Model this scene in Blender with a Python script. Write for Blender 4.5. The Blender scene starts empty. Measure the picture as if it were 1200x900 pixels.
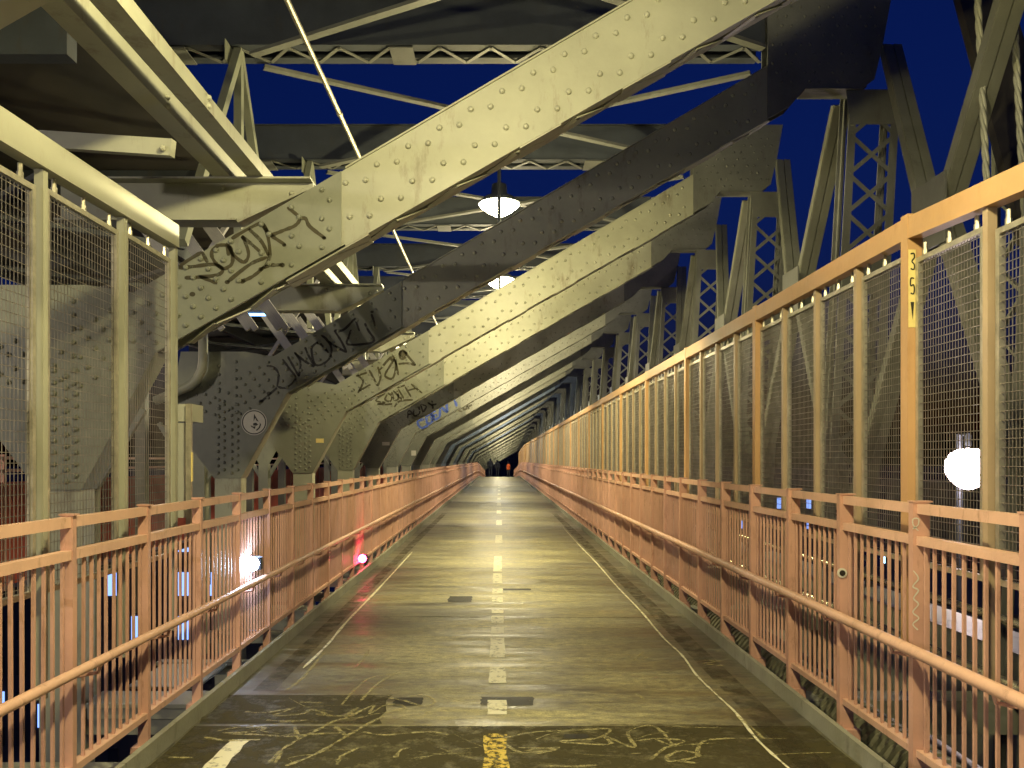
import bpy, math, random
from mathutils import Vector, Matrix
random.seed(7)
R = math.radians
scn = bpy.context.scene
COL = scn.collection

# ------------------------------------------------------------------ camera, world, exposure
cam_d = bpy.data.cameras.new('camera'); cam = bpy.data.objects.new('camera', cam_d); COL.objects.link(cam)
cam.location = (0, 0, 1.6); cam.rotation_euler = (R(90), 0, 0)
cam_d.sensor_width = 36; cam_d.lens = 28.5; cam_d.shift_x = .0125; cam_d.shift_y = .0737
cam_d.clip_start = .05; cam_d.clip_end = 5000
scn.camera = cam
w = bpy.data.worlds.new('World'); scn.world = w; w.use_nodes = True
nt = w.node_tree; bg = nt.nodes['Background']
sky = nt.nodes.new('ShaderNodeTexSky'); sky.sky_type = 'NISHITA'; sky.sun_disc = False
sky.sun_elevation = R(-1.0); sky.sun_rotation = R(200); sky.altitude = 50; sky.ozone_density = 6.0; sky.air_density = 1.0; sky.dust_density = .3
SKY_STRENGTH = 0.15
tint = nt.nodes.new('ShaderNodeVectorMath'); tint.operation = 'MULTIPLY'; tint.inputs[1].default_value = (.50, .82, 1.1)   # deep dusk blue
nt.links.new(sky.outputs[0], tint.inputs[0]); nt.links.new(tint.outputs[0], bg.inputs['Color']); bg.inputs['Strength'].default_value = SKY_STRENGTH
scn.view_settings.view_transform = 'Standard'; scn.view_settings.look = 'None'; scn.view_settings.gamma = 1
scn.view_settings.exposure = 0.55
scn.cycles.max_bounces = 6; scn.cycles.diffuse_bounces = 3; scn.cycles.sample_clamp_indirect = 4
LAMP_POWER = 430.0
WARM = (.98, .84, .40)

# ------------------------------------------------------------------ helpers
class MB:
    def __init__(s): s.v = []; s.f = []
    def add(s, vs, fs):
        n = len(s.v); s.v += [tuple(v) for v in vs]; s.f += [tuple(i + n for i in f) for f in fs]; return s
    def box(s, x0, x1, y0, y1, z0, z1):
        return s.add([(x0,y0,z0),(x1,y0,z0),(x1,y1,z0),(x0,y1,z0),(x0,y0,z1),(x1,y0,z1),(x1,y1,z1),(x0,y1,z1)],
                     [(0,3,2,1),(4,5,6,7),(0,1,5,4),(1,2,6,5),(2,3,7,6),(3,0,4,7)])
    def bar(s, p, q, wd, th, up=(0,0,1)):
        p = Vector(p); q = Vector(q); d = (q - p).normalized(); u = Vector(up)
        if abs(d.dot(u)) > .98: u = Vector((0,1,0))
        a = d.cross(u).normalized() * (wd/2); b = a.cross(d).normalized() * (th/2)
        vs = [p-a-b, p+a-b, p+a+b, p-a+b, q-a-b, q+a-b, q+a+b, q-a+b]
        return s.add(vs, [(0,3,2,1),(4,5,6,7),(0,1,5,4),(1,2,6,5),(2,3,7,6),(3,0,4,7)])
    def tube(s, pts, r, n=8, caps=True):
        pts = [Vector(p) for p in pts]; rings = []
        rr = r if isinstance(r, (list, tuple)) else [r]*len(pts)
        ref = Vector((0,0,1))
        t0 = (pts[1]-pts[0]).normalized()
        if abs(t0.dot(ref)) > .9: ref = Vector((1,0,0))
        base = len(s.v)
        for i, p in enumerate(pts):
            t = (pts[min(i+1, len(pts)-1)] - pts[max(i-1, 0)]).normalized()
            a = t.cross(ref).normalized(); b = a.cross(t).normalized()
            for k in range(n):
                an = 2*math.pi*k/n
                s.v.append(tuple(p + (a*math.cos(an) + b*math.sin(an))*rr[i]))
        for i in range(len(pts)-1):
            for k in range(n):
                k2 = (k+1) % n
                s.f.append((base+i*n+k, base+i*n+k2, base+(i+1)*n+k2, base+(i+1)*n+k))
        if caps:
            s.f.append(tuple(base+k for k in reversed(range(n)))); s.f.append(tuple(base+(len(pts)-1)*n+k for k in range(n)))
        return s
    def lathe(s, prof, cx, cy, cz, n=24):
        base = len(s.v)
        for (r, z) in prof:
            for k in range(n):
                an = 2*math.pi*k/n; s.v.append((cx+r*math.cos(an), cy+r*math.sin(an), cz+z))
        for i in range(len(prof)-1):
            for k in range(n):
                k2 = (k+1) % n
                s.f.append((base+i*n+k, base+i*n+k2, base+(i+1)*n+k2, base+(i+1)*n+k))
        return s
    def prism(s, poly, y0, y1):            # polygon in XZ, extruded in Y
        n = len(poly)
        vs = [(x, y0, z) for x, z in poly] + [(x, y1, z) for x, z in poly]
        fs = [tuple(range(n)), tuple(reversed(range(n, 2*n)))]
        for i in range(n): j = (i+1) % n; fs.append((i, i+n, j+n, j))
        return s.add(vs, fs)
    def rivet(s, x, y, z, r=.024, h=.021, ax=(0,-1,0)):      # domed head on a plate
        ax = Vector(ax); t = Vector((0,0,1)) if abs(ax.z) < .9 else Vector((1,0,0))
        a = ax.cross(t).normalized(); b = ax.cross(a)
        o = Vector((x,y,z)); vs = []
        for rr, hh in ((1, 0), (.86, .55), (.5, .9)):
            for k in range(8):
                an = math.pi*k/4; vs.append(o + (a*math.cos(an)+b*math.sin(an))*r*rr + ax*h*hh)
        vs.append(o + ax*h)
        fs = []
        for i in range(2):
            for k in range(8): k2 = (k+1) % 8; fs.append((i*8+k, i*8+k2, (i+1)*8+k2, (i+1)*8+k))
        for k in range(8): fs.append((16+k, 16+(k+1) % 8, 24))
        return s.add(vs, fs)
    def ribbon(s, pts, wd, plane='xz', c=0.0, jit=.15):
        P = [Vector((a, b)) for a, b in pts]
        Q = []
        for i in range(len(P)-1):                            # Catmull-Rom through the traced points
            p0 = P[max(i-1,0)]; p1 = P[i]; p2 = P[i+1]; p3 = P[min(i+2,len(P)-1)]
            for k in range(5):
                t = k/5; Q.append(.5*((2*p1)+(p2-p0)*t+(2*p0-5*p1+4*p2-p3)*t*t+(3*p1-p0-3*p2+p3)*t**3))
        Q.append(P[-1]); L = []; 
        for i, p in enumerate(Q):
            d = (Q[min(i+1,len(Q)-1)]-Q[max(i-1,0)])
            d = d.normalized() if d.length > 1e-9 else Vector((1,0))
            n = Vector((-d.y, d.x))*wd*.5*(1+random.uniform(-jit, jit))*(.6 if i in (0, len(Q)-1) else 1)
            L += [p+n, p-n]
        vs = [(q.x, c, q.y) if plane == 'xz' else (q.x, q.y, c) for q in L]
        return s.add(vs, [(2*i, 2*i+1, 2*i+3, 2*i+2) for i in range(len(Q)-1)])
    def build(s, name, mat, parent=None, origin=(0,0,0), smooth=False):
        me = bpy.data.meshes.new(name)
        o = Vector(origin)
        me.from_pydata([tuple(Vector(v)-o) for v in s.v], [], s.f); me.update()
        if smooth: me.polygons.foreach_set('use_smooth', [True]*len(me.polygons))
        if mat: me.materials.append(mat)
        ob = bpy.data.objects.new(name, me); COL.objects.link(ob)
        if parent is None: ob.location = o
        else: ob.parent = parent
        return ob

def tag(o, label=None, cat=None, group=None, kind=None):
    if label: o['label'] = label
    if cat: o['category'] = cat
    if group: o['group'] = group
    if kind: o['kind'] = kind
    return o
def empty(name, loc, label, cat, group=None):
    o = bpy.data.objects.new(name, None); COL.objects.link(o); o.location = loc
    return tag(o, label, cat, group)
def copy_tree(o, parent=None):
    c = o.copy(); COL.objects.link(c); c.parent = parent
    for ch in [x for x in KIDS[o.name]]: 
        cc = ch.copy(); COL.objects.link(cc); cc.parent = c
        for g in KIDS.get(ch.name, []):
            gg = g.copy(); COL.objects.link(gg); gg.parent = cc
    return c
KIDS = {}
def remember(root):
    for o in COL.objects:
        if o.parent: KIDS.setdefault(o.parent.name, [])
    KIDS.setdefault(root.name, [])
    KIDS[root.name] = [o for o in COL.objects if o.parent == root]
    for k in KIDS[root.name]: KIDS[k.name] = [o for o in COL.objects if o.parent == k]
ORD = ['', 'first','second','third','fourth','fifth','sixth','seventh','eighth','ninth','tenth','eleventh','twelfth','thirteenth','fourteenth','fifteenth',
       'sixteenth','seventeenth','eighteenth','nineteenth','twentieth','twenty-first','twenty-second','twenty-third','twenty-fourth','twenty-fifth','twenty-sixth',
       'twenty-seventh','twenty-eighth','twenty-ninth','thirtieth','thirty-first','thirty-second','thirty-third','thirty-fourth','thirty-fifth','thirty-sixth','thirty-seventh','thirty-eighth','thirty-ninth','fortieth','forty-first','forty-second','forty-third','forty-fourth']

# ------------------------------------------------------------------ materials
def mat(name, col, rough=.5, metal=0.0, var=.25, scale=3.0, dirt=None, dirt_amt=.0, bump=.0, bscale=40, stretch=(1,1,1), spec=.5, rvar=.12):
    m = bpy.data.materials.new(name); m.use_nodes = True; N = m.node_tree.nodes; L = m.node_tree.links
    b = N['Principled BSDF']; b.inputs['Metallic'].default_value = metal; b.inputs['Specular IOR Level'].default_value = spec
    tc = N.new('ShaderNodeTexCoord'); mp = N.new('ShaderNodeMapping'); mp.inputs['Scale'].default_value = stretch
    geo = N.new('ShaderNodeNewGeometry'); L.new(geo.outputs['Position'], mp.inputs['Vector'])
    n1 = N.new('ShaderNodeTexNoise'); n1.inputs['Scale'].default_value = scale; n1.inputs['Detail'].default_value = 6; n1.inputs['Roughness'].default_value = .65
    L.new(mp.outputs[0], n1.inputs['Vector'])
    r1 = N.new('ShaderNodeMapRange'); r1.inputs['From Min'].default_value = .3; r1.inputs['From Max'].default_value = .7
    r1.inputs['To Min'].default_value = 1-var; r1.inputs['To Max'].default_value = 1+var
    L.new(n1.outputs['Fac'], r1.inputs['Value'])
    mul = N.new('ShaderNodeVectorMath'); mul.operation = 'SCALE'; mul.inputs[0].default_value = col
    L.new(r1.outputs[0], mul.inputs['Scale'])
    out = mul.outputs[0]
    if dirt:
        n2 = N.new('ShaderNodeTexNoise'); n2.inputs['Scale'].default_value = scale*2.3; n2.inputs['Detail'].default_value = 8; n2.inputs['Roughness'].default_value = .75
        mp2 = N.new('ShaderNodeMapping'); mp2.inputs['Scale'].default_value = (1.6,1.6,.45); L.new(geo.outputs['Position'], mp2.inputs['Vector']); L.new(mp2.outputs[0], n2.inputs['Vector'])
        r2 = N.new('ShaderNodeMapRange'); r2.inputs['From Min'].default_value = .56; r2.inputs['From Max'].default_value = .74; r2.inputs['To Max'].default_value = dirt_amt
        L.new(n2.outputs['Fac'], r2.inputs['Value'])
        mx = N.new('ShaderNodeMix'); mx.data_type = 'RGBA'; mx.inputs['B'].default_value = (*dirt, 1)
        L.new(r2.outputs[0], mx.inputs['Factor']); L.new(out, mx.inputs['A']); out = mx.outputs['Result']
    L.new(out, b.inputs['Base Color'])
    rr = N.new('ShaderNodeMapRange'); rr.inputs['To Min'].default_value = max(.05, rough-rvar); rr.inputs['To Max'].default_value = min(1, rough+rvar)
    L.new(n1.outputs['Fac'], rr.inputs['Value']); L.new(rr.outputs[0], b.inputs['Roughness'])
    if bump:
        nb = N.new('ShaderNodeTexNoise'); nb.inputs['Scale'].default_value = bscale; nb.inputs['Detail'].default_value = 5
        L.new(geo.outputs['Position'], nb.inputs['Vector'])
        bp = N.new('ShaderNodeBump'); bp.inputs['Strength'].default_value = bump; bp.inputs['Distance'].default_value = .01
        L.new(nb.outputs['Fac'], bp.inputs['Height']); L.new(bp.outputs[0], b.inputs['Normal'])
    return m
def emit(name, col, st):
    m = bpy.data.materials.new(name); m.use_nodes = True; b = m.node_tree.nodes['Principled BSDF']
    b.inputs['Base Color'].default_value = (.1,.1,.1,1); b.inputs['Emission Color'].default_value = (*col, 1); b.inputs['Emission Strength'].default_value = st
    return m
M = {}
M['steel'] = mat('steel_paint', (.33,.335,.27), .45, var=.16, scale=1.1, dirt=(.11,.075,.04), dirt_amt=.75, bump=.3, bscale=9)
M['gusset'] = mat('gusset_paint', (.195,.205,.165), .45, var=.2, scale=1.3, dirt=(.09,.08,.06), dirt_amt=.5, bump=.3, bscale=9)
M['truss'] = mat('truss_paint', (.15,.155,.145), .5, var=.25, scale=1.4, dirt=(.06,.05,.04), dirt_amt=.6, bump=.2)
M['dark_steel'] = mat('dark_steel', (.042,.050,.066), .6, var=.3, scale=1.4, dirt=(.05,.04,.03), dirt_amt=.7, bump=.2)
M['truss2'] = mat('truss_paint_light', (.165,.17,.14), .5, var=.22, scale=1.2, dirt=(.08,.07,.05), dirt_amt=.6, bump=.2)
M['truss3'] = mat('channel_paint', (.24,.235,.27), .5, var=.2, scale=1.5)
M['soot'] = mat('sooty_steel', (.05,.045,.04), .7, var=.4, scale=1.2)
M['salmon'] = mat('salmon_paint', (.57,.33,.255), .42, var=.12, scale=2.5, dirt=(.22,.10,.06), dirt_amt=.8, bump=.2, bscale=30)
M['rail'] = mat('rail_paint', (.67,.42,.31), .42, var=.12, scale=3, dirt=(.25,.12,.07), dirt_amt=.8, bump=.2, bscale=30)
M['fence'] = mat('fence_paint', (.52,.315,.155), .45, var=.10, scale=2.0, dirt=(.30,.15,.06), dirt_amt=.4, bump=.15, bscale=25)
M['fence_pale'] = mat('fence_paint_pale', (.40,.305,.205), .42, var=.12, scale=2.0, dirt=(.30,.18,.08), dirt_amt=.4)
M['beige'] = mat('beige_paint', (.31,.31,.24), .45, var=.10, scale=2.0, dirt=(.18,.15,.1), dirt_amt=.4)
M['galv'] = mat('galvanised', (.50,.47,.38), .38, metal=.65, var=.25, scale=14, rvar=.15)
M['shiny'] = mat('shiny_pipe', (.62,.58,.42), .25, metal=.8, var=.2, scale=6)
M['wire'] = mat('wire', (.26,.235,.21), .42, metal=.6, var=.3, scale=10)
M['kerb'] = mat('kerb_steel', (.27,.27,.21), .55, var=.22, scale=2.2, dirt=(.06,.05,.03), dirt_amt=.85, bump=.3)
M['pipe'] = mat('pipe_wrap', (.20,.20,.14), .5, var=.3, scale=4, dirt=(.05,.05,.03), dirt_amt=.7)
M['black'] = mat('black_spray', (.018,.016,.012), .5, var=.3, scale=20)
M['brown'] = mat('brown_spray', (.045,.038,.018), .5, var=.3, scale=20)
M['blue'] = mat('blue_spray', (.05,.10,.42), .5, var=.3, scale=20)
M['white'] = mat('white_print', (.62,.60,.52), .5, var=.08, scale=20)
M['yellow_tag'] = mat('yellow_tag', (.75,.62,.25), .5, var=.1, scale=20)
M['dark_cloth'] = mat('dark_cloth', (.02,.02,.025), .8, var=.2)
M['orange_cloth'] = mat('orange_cloth', (.75,.13,.03), .7, var=.2)
M['skin'] = mat('skin', (.45,.26,.18), .6, var=.1)
M['road'] = mat('road_asphalt', (.05,.05,.05), .7, var=.3, scale=2)
M['facade'] = mat('facade', (.10,.085,.08), .8, var=.25, scale=.5)
M['red'] = mat('red_barrier', (.50,.10,.06), .5, var=.2, scale=1.0, dirt=(.15,.04,.03), dirt_amt=.5)

def floor_mat():
    m = bpy.data.materials.new('worn_deck'); m.use_nodes = True; N = m.node_tree.nodes; L = m.node_tree.links; b = N['Principled BSDF']
    geo = N.new('ShaderNodeNewGeometry')
    def noise(sc, st, det=6, ro=.6):
        mp = N.new('ShaderNodeMapping'); mp.inputs['Scale'].default_value = st; L.new(geo.outputs['Position'], mp.inputs['Vector'])
        n = N.new('ShaderNodeTexNoise'); n.inputs['Scale'].default_value = sc; n.inputs['Detail'].default_value = det; n.inputs['Roughness'].default_value = ro
        L.new(mp.outputs[0], n.inputs['Vector']); return n
    def rng(o, a, b_, c, d):
        r = N.new('ShaderNodeMapRange'); r.inputs['From Min'].default_value = a; r.inputs['From Max'].default_value = b_; r.inputs['To Min'].default_value = c; r.inputs['To Max'].default_value = d
        L.new(o, r.inputs['Value']); return r
    big = noise(.9, (.5,1.1,1)); mid = noise(14, (.7,1.2,1), 8, .8); streak = noise(1.6, (.35,3.0,1), 8, .7); fine = noise(90, (1,1,1), 3); scuff = noise(7, (.45,1.6,1), 9, .75)
    ramp = N.new('ShaderNodeValToRGB'); e = ramp.color_ramp.elements
    e[0].position = .39; e[0].color = (.060,.050,.018,1); e[1].position = .60; e[1].color = (.50,.455,.205,1)
    a = N.new('ShaderNodeMath'); a.operation = 'ADD'; L.new(big.outputs['Fac'], a.inputs[0]); L.new(streak.outputs['Fac'], a.inputs[1])
    h = N.new('ShaderNodeMath'); h.operation = 'MULTIPLY'; h.inputs[1].default_value = .5; L.new(a.outputs[0], h.inputs[0]); L.new(h.outputs[0], ramp.inputs['Fac'])
    sc = rng(scuff.outputs['Fac'], .57, .68, 0, .55)
    mx = N.new('ShaderNodeMix'); mx.data_type = 'RGBA'; mx.inputs['B'].default_value = (.60,.56,.30,1); L.new(sc.outputs[0], mx.inputs['Factor']); L.new(ramp.outputs[0], mx.inputs['A'])
    sx = N.new('ShaderNodeSeparateXYZ'); L.new(geo.outputs['Position'], sx.inputs[0])          # lamp pool painted into the colour: bright centre, darker towards the kerbs
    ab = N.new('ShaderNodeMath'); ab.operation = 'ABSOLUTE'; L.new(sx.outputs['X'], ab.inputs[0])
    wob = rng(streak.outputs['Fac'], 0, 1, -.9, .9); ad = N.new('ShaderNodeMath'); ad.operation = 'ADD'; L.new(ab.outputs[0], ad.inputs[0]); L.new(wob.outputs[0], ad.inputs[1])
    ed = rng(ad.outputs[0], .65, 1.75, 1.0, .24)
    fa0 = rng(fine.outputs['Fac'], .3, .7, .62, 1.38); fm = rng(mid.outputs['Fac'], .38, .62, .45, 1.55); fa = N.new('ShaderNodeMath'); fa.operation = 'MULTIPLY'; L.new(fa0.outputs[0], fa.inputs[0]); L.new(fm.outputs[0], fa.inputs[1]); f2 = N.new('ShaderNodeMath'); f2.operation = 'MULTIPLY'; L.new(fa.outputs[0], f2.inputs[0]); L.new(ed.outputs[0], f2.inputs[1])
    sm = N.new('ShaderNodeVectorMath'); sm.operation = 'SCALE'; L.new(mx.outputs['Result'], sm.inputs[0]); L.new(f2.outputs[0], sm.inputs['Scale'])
    L.new(sm.outputs[0], b.inputs['Base Color'])
    rr = rng(streak.outputs['Fac'], .38, .62, .28, .68); L.new(rr.outputs[0], b.inputs['Roughness'])
    b.inputs['Specular IOR Level'].default_value = 1.0; b.inputs['IOR'].default_value = 1.9
    add = N.new('ShaderNodeMath'); add.operation = 'ADD'; L.new(streak.outputs['Fac'], add.inputs[0])
    f3 = rng(fine.outputs['Fac'], 0, 1, 0, .25); L.new(f3.outputs[0], add.inputs[1])
    bp = N.new('ShaderNodeBump'); bp.inputs['Strength'].default_value = .55; bp.inputs['Distance'].default_value = .009; L.new(add.outputs[0], bp.inputs['Height']); L.new(bp.outputs[0], b.inputs['Normal'])
    return m
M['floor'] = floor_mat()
def worn_paint(name, col, lo, hi, amt=1.0, scale=26):
    m = bpy.data.materials.new(name); m.use_nodes = True; N = m.node_tree.nodes; L = m.node_tree.links; b = N['Principled BSDF']
    b.inputs['Base Color'].default_value = (*col, 1); b.inputs['Roughness'].default_value = .5
    geo = N.new('ShaderNodeNewGeometry'); n = N.new('ShaderNodeTexNoise'); n.inputs['Scale'].default_value = scale; n.inputs['Detail'].default_value = 6; n.inputs['Roughness'].default_value = .7
    L.new(geo.outputs['Position'], n.inputs['Vector'])
    r = N.new('ShaderNodeMapRange'); r.inputs['From Min'].default_value = lo; r.inputs['From Max'].default_value = hi; r.inputs['To Max'].default_value = amt
    L.new(n.outputs['Fac'], r.inputs['Value']); L.new(r.outputs[0], b.inputs['Alpha'])
    return m
for n_, c_, a_ in (('black',(.016,.014,.012),.95),('brown',(.05,.042,.018),.9),('blue',(.06,.12,.50),.85)): M[n_+'_spray'] = worn_paint(n_+'_spray', c_, .22, .48, a_, 14)
M['dash'] = worn_paint('worn_line', (.85,.82,.60), .30, .48, .97, 14)
M['yellow'] = worn_paint('worn_yellow', (.70,.52,.06), .42, .55, .95, 22)
M['chalk'] = worn_paint('chalk', (.60,.54,.26), .34, .60, .65, 30)
M['soft_patch'] = worn_paint('faint_patch', (.05,.045,.02), .38, .60, .55, 6)
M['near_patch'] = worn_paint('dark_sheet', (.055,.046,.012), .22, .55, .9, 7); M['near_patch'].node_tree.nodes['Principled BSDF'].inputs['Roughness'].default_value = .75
M['patch'] = worn_paint('dark_patch', (.022,.020,.012), .25, .45, .85, 12)

# ------------------------------------------------------------------ bridge profile
def zf(d):                                   # deck height: level, then falling away past the crest
    t = (d-78)/3.0
    return -0.036*3.0*(math.log1p(math.exp(min(t, 40))) if t < 40 else t)
S = 3.65; D1 = 5.9
def bay(k): return D1 + S*(k-1)
NB = 42
XL, XR = -1.84, 1.89
DEND = 160.0

# ------------------------------------------------------------------ setting: water, roads, deck
mw = mat('river_water', (.006,.010,.02), .15, var=.3, scale=.02, bump=.5, bscale=.6)
tag(MB().add([(-3000,-500,-36),(3000,-500,-36),(3000,4500,-36),(-3000,4500,-36)], [(0,1,2,3)]).build('water', mw), kind='structure', label='dark river water far below the bridge')
def strip(name, xa, xb, z, d0, d1, m, step=3.0, th=.0):
    b = MB(); ds = [d0 + (d1-d0)*i/int((d1-d0)/step) for i in range(int((d1-d0)/step)+1)]
    vs = []
    for d in ds: vs += [(xa, d, zf(d)+z), (xb, d, zf(d)+z)]
    b.add(vs, [(2*i, 2*i+1, 2*i+3, 2*i+2) for i in range(len(ds)-1)])
    if th:
        n = len(b.v); b.add([(x, y, zz-th) for x, y, zz in vs], [(2*i+2, 2*i+3, 2*i+1, 2*i) for i in range(len(ds)-1)])
        b.f += [(2*i+2, n+2*i+2, n+2*i, 2*i) for i in range(len(ds)-1)] + [(2*i+1, n+2*i+1, n+2*i+3, 2*i+3) for i in range(len(ds)-1)]
    return b.build(name, m)
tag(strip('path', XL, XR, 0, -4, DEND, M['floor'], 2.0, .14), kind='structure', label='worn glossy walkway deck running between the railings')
tag(strip('road', 6.2, 15.0, -3.2, -4, DEND, M['road'], 6, .2), kind='structure', label='road deck below the walkway beyond the truss')
tag(strip('road', -17.0, -10.6, -1.2, -4, DEND, M['road'], 6, .2), kind='structure', label='road deck on the far side of the tracks')
M['grating'] = M['soot']

def kerb(x0, x1, label):
    b = MB(); ds = [-2+3.0*i for i in range(int((DEND+2)/3))]
    for a, c in zip(ds, ds[1:]):
        za, zc = zf(a), zf(c); g = .006
        b.add([(x0,a+g,za-.12),(x1,a+g,za-.12),(x1,c,zc-.12),(x0,c,zc-.12),(x0,a+g,za+.1),(x1,a+g,za+.1),(x1,c,zc+.1),(x0,c,zc+.1)],
              [(0,3,2,1),(4,5,6,7),(0,1,5,4),(1,2,6,5),(2,3,7,6),(3,0,4,7)])
    tag(b.build('kerb', M['kerb'], origin=(x0, 0, 0)), kind='structure', label=label)
kerb(XL-.035, XL-.002, 'thin steel kerb plate along the left edge of the walkway')
kerb(XR+.002, XR+.035, 'thin steel kerb plate along the right edge of the walkway')

# painted lines, patches and chalk on the deck (each sheet a little above the last)
def quad(b, x0, x1, y0, y1, z=.004, jag=.0):
    n = 5; vs = []
    for i in range(n+1):
        t = i/n; j = lambda: random.uniform(-jag, jag)
        vs += [(x0+j(), y0+(y1-y0)*t, z), (x1+j(), y0+(y1-y0)*t, z)]
    b.add(vs, [(2*i, 2*i+1, 2*i+3, 2*i+2) for i in range(n)])
def F(px, py):                               # spot on the deck
    d = 1520/(py-538.5); return ((px-585)/950*d, d)
b = MB()
for (y0, y1, w_) in ((821,838,9.5),(782,801,7.5),(748,771,7),(735,743,6.5),(722,731,6),(715,719,5.5),(700,706,5),(690,696,5),(672,684,4),(652,670,3.6)):
    d0 = 1520/(y1-538.5); d1 = 1520/(y0-538.5); c = (583-585)/950*d0
    quad(b, c-.062, c+.062, d0, d1, .004, .005)
for i in range(9):
    d0 = 15.5+i*4.2; quad(b, -.075, .065, d0, d0+1.6, .004, .004)
tag(b.build('centre_line', M['dash'], origin=(0,4,0)), kind='structure', label='worn broken white centre line down the walkway')
b = MB(); quad(b, -.085, .045, 3.9, 4.72, .004, .012)
tag(b.build('yellow_mark', M['yellow'], origin=(0,4.2,0)), kind='structure', label='worn yellow dash of the centre line at the bottom of the picture')
b = MB()
pts = [(1.50,4.15),(1.47,4.6),(1.49,5.1),(1.475,5.5),(1.46,6.0),(1.49,6.6),(1.47,7.3),(1.49,8.6),(1.48,10.2),(1.50,12.5),(1.49,15),(1.5,19)]
b.ribbon(pts, .017, 'xy', .005, .5);
b.ribbon([(-1.5,6.2),(-1.48,7),(-1.5,8),(-1.49,10),(-1.5,14)], .022, 'xy', .005, .4)
quad(b, -1.53, -1.42, 4.15, 4.62, .005, .01)
tag(b.build('edge_line', M['dash'], origin=(1.49,5,0)), kind='structure', label='thin cracked white edge lines along the deck sides')
b = MB()
for (xa, xb, ya, yb) in ((563,625,817,827),(524,554,699,706),(459,497,818,827),(590,622,690,692),(662,688,861,866)):
    p = F(xa, yb); q = F(xb, ya); quad(b, p[0], q[0], p[1], q[1], .0035, .01)
tag(b.build('repair_patches', M['patch'], origin=(0,5,0)), kind='structure', label='dark rectangular repair patches in the deck')
b = MB()
b.ribbon([F(470,852), F(560,853), F(640,855), F(720,850), F(900,852)], .035, 'xy', .0033, .5)
for i in range(14):
    d = 8.2 + 3.65*i; b.ribbon([(-1.8,d),(-.6,d+.03),(.5,d-.02),(1.85,d+.02)], .045, 'xy', .0033, .5)
quad(b, 1.55, 1.72, 4.1, 24, .0031, .01); quad(b, -1.7, -1.56, 5.6, 24, .0031, .01)
tag(b.build('joints', M['soft_patch'], origin=(0,8,0)), kind='structure', label='dark joints and faint darker bands across the deck')
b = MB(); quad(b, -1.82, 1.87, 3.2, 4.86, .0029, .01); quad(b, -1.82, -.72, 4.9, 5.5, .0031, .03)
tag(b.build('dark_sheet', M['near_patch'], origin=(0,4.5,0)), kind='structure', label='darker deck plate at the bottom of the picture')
b = MB()
Z1 = lambda x, y: F(180+x/2.5, 760+y/4)
A = lambda pts: [F(180+x/4.0, 760+y/4.0) for x, y in pts]
for st in ([(430,300),(520,305),(650,285),(560,320),(700,310),(740,290),(830,320),(760,310),(880,320),(960,280),(900,330),(1030,270),(1010,310),(1100,265),(1180,280),(1090,300)],
           [(540,540),(600,480),(680,430),(780,380),(860,340),(980,325)],[(620,555),(760,500),(880,430),(1000,360),(1080,320)],
           [(300,390),(400,375),(520,375),(460,395),(320,400)],[(240,420),(340,435),(500,432)],[(350,405),(480,408),(590,415)],
           [(610,418),(760,405),(900,400)],[(850,370),(910,420)],[(660,370),(680,435)],[(980,395),(1080,410),(1190,400)],
           [(880,270),(940,200),(1020,140),(1160,120)],[(970,250),(1050,170),(1140,115)],[(680,255),(790,258)],[(530,340),(620,345),(720,340)],
           [(950,90),(990,40),(1010,10)],[(620,200),(700,140),(800,20)],[(1130,520),(1160,480),(1200,470)],[(860,550),(880,510),(960,470)],[(70,515),(180,517)],
           [(1200,230),(1260,220),(1320,250),(1270,275),(1180,250),(1100,235)],[(1200,400),(1300,395),(1380,410)],[(600,490),(570,540)]):
    b.ribbon(A(st), .022, 'xy', .006, .5)
B_ = lambda pts: [F(560+x/2.727, 760+y/2.727) for x, y in pts]
for st in ([(80,290),(180,270),(300,265),(420,260),(380,290),(260,300),(420,310),(400,280),(500,320),(480,270),(560,250),(620,310),(560,290)],
           [(550,360),(600,320),(660,300),(580,290),(500,300)],[(600,350),(650,330),(710,345),(620,365),(600,350)],[(150,330),(260,320),(190,340)],
           [(490,340),(520,338)],[(700,350),(720,300),(820,290)],[(220,378),(300,380),(380,376)],[(620,360),(700,370)],
           [(90,310),(140,335),(240,325),(130,320)],[(720,40),(780,42),(720,50),(790,58)],[(830,220),(880,260),(910,290)],[(480,25),(540,30),(500,40),(530,12)],[(505,145),(530,165)]):
    b.ribbon(B_(st), .02, 'xy', .006, .5)
for i in range(170):
    x = random.uniform(-1.6, 1.5); d = 4.3+12*random.random()**1.5; a = random.uniform(-.6, .6); l = random.uniform(.08, .4)
    b.ribbon([(x,d),(x+l*.5, d+a*l),(x+l, d+a*l*1.4)], random.uniform(.003,.010), 'xy', .0062, .5)
tag(b.build('chalk_scribbles', M['chalk'], origin=(-.5,4.7,0)), kind='stuff', label='pale chalk scribbles and scratches scrawled over the dark deck')

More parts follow.
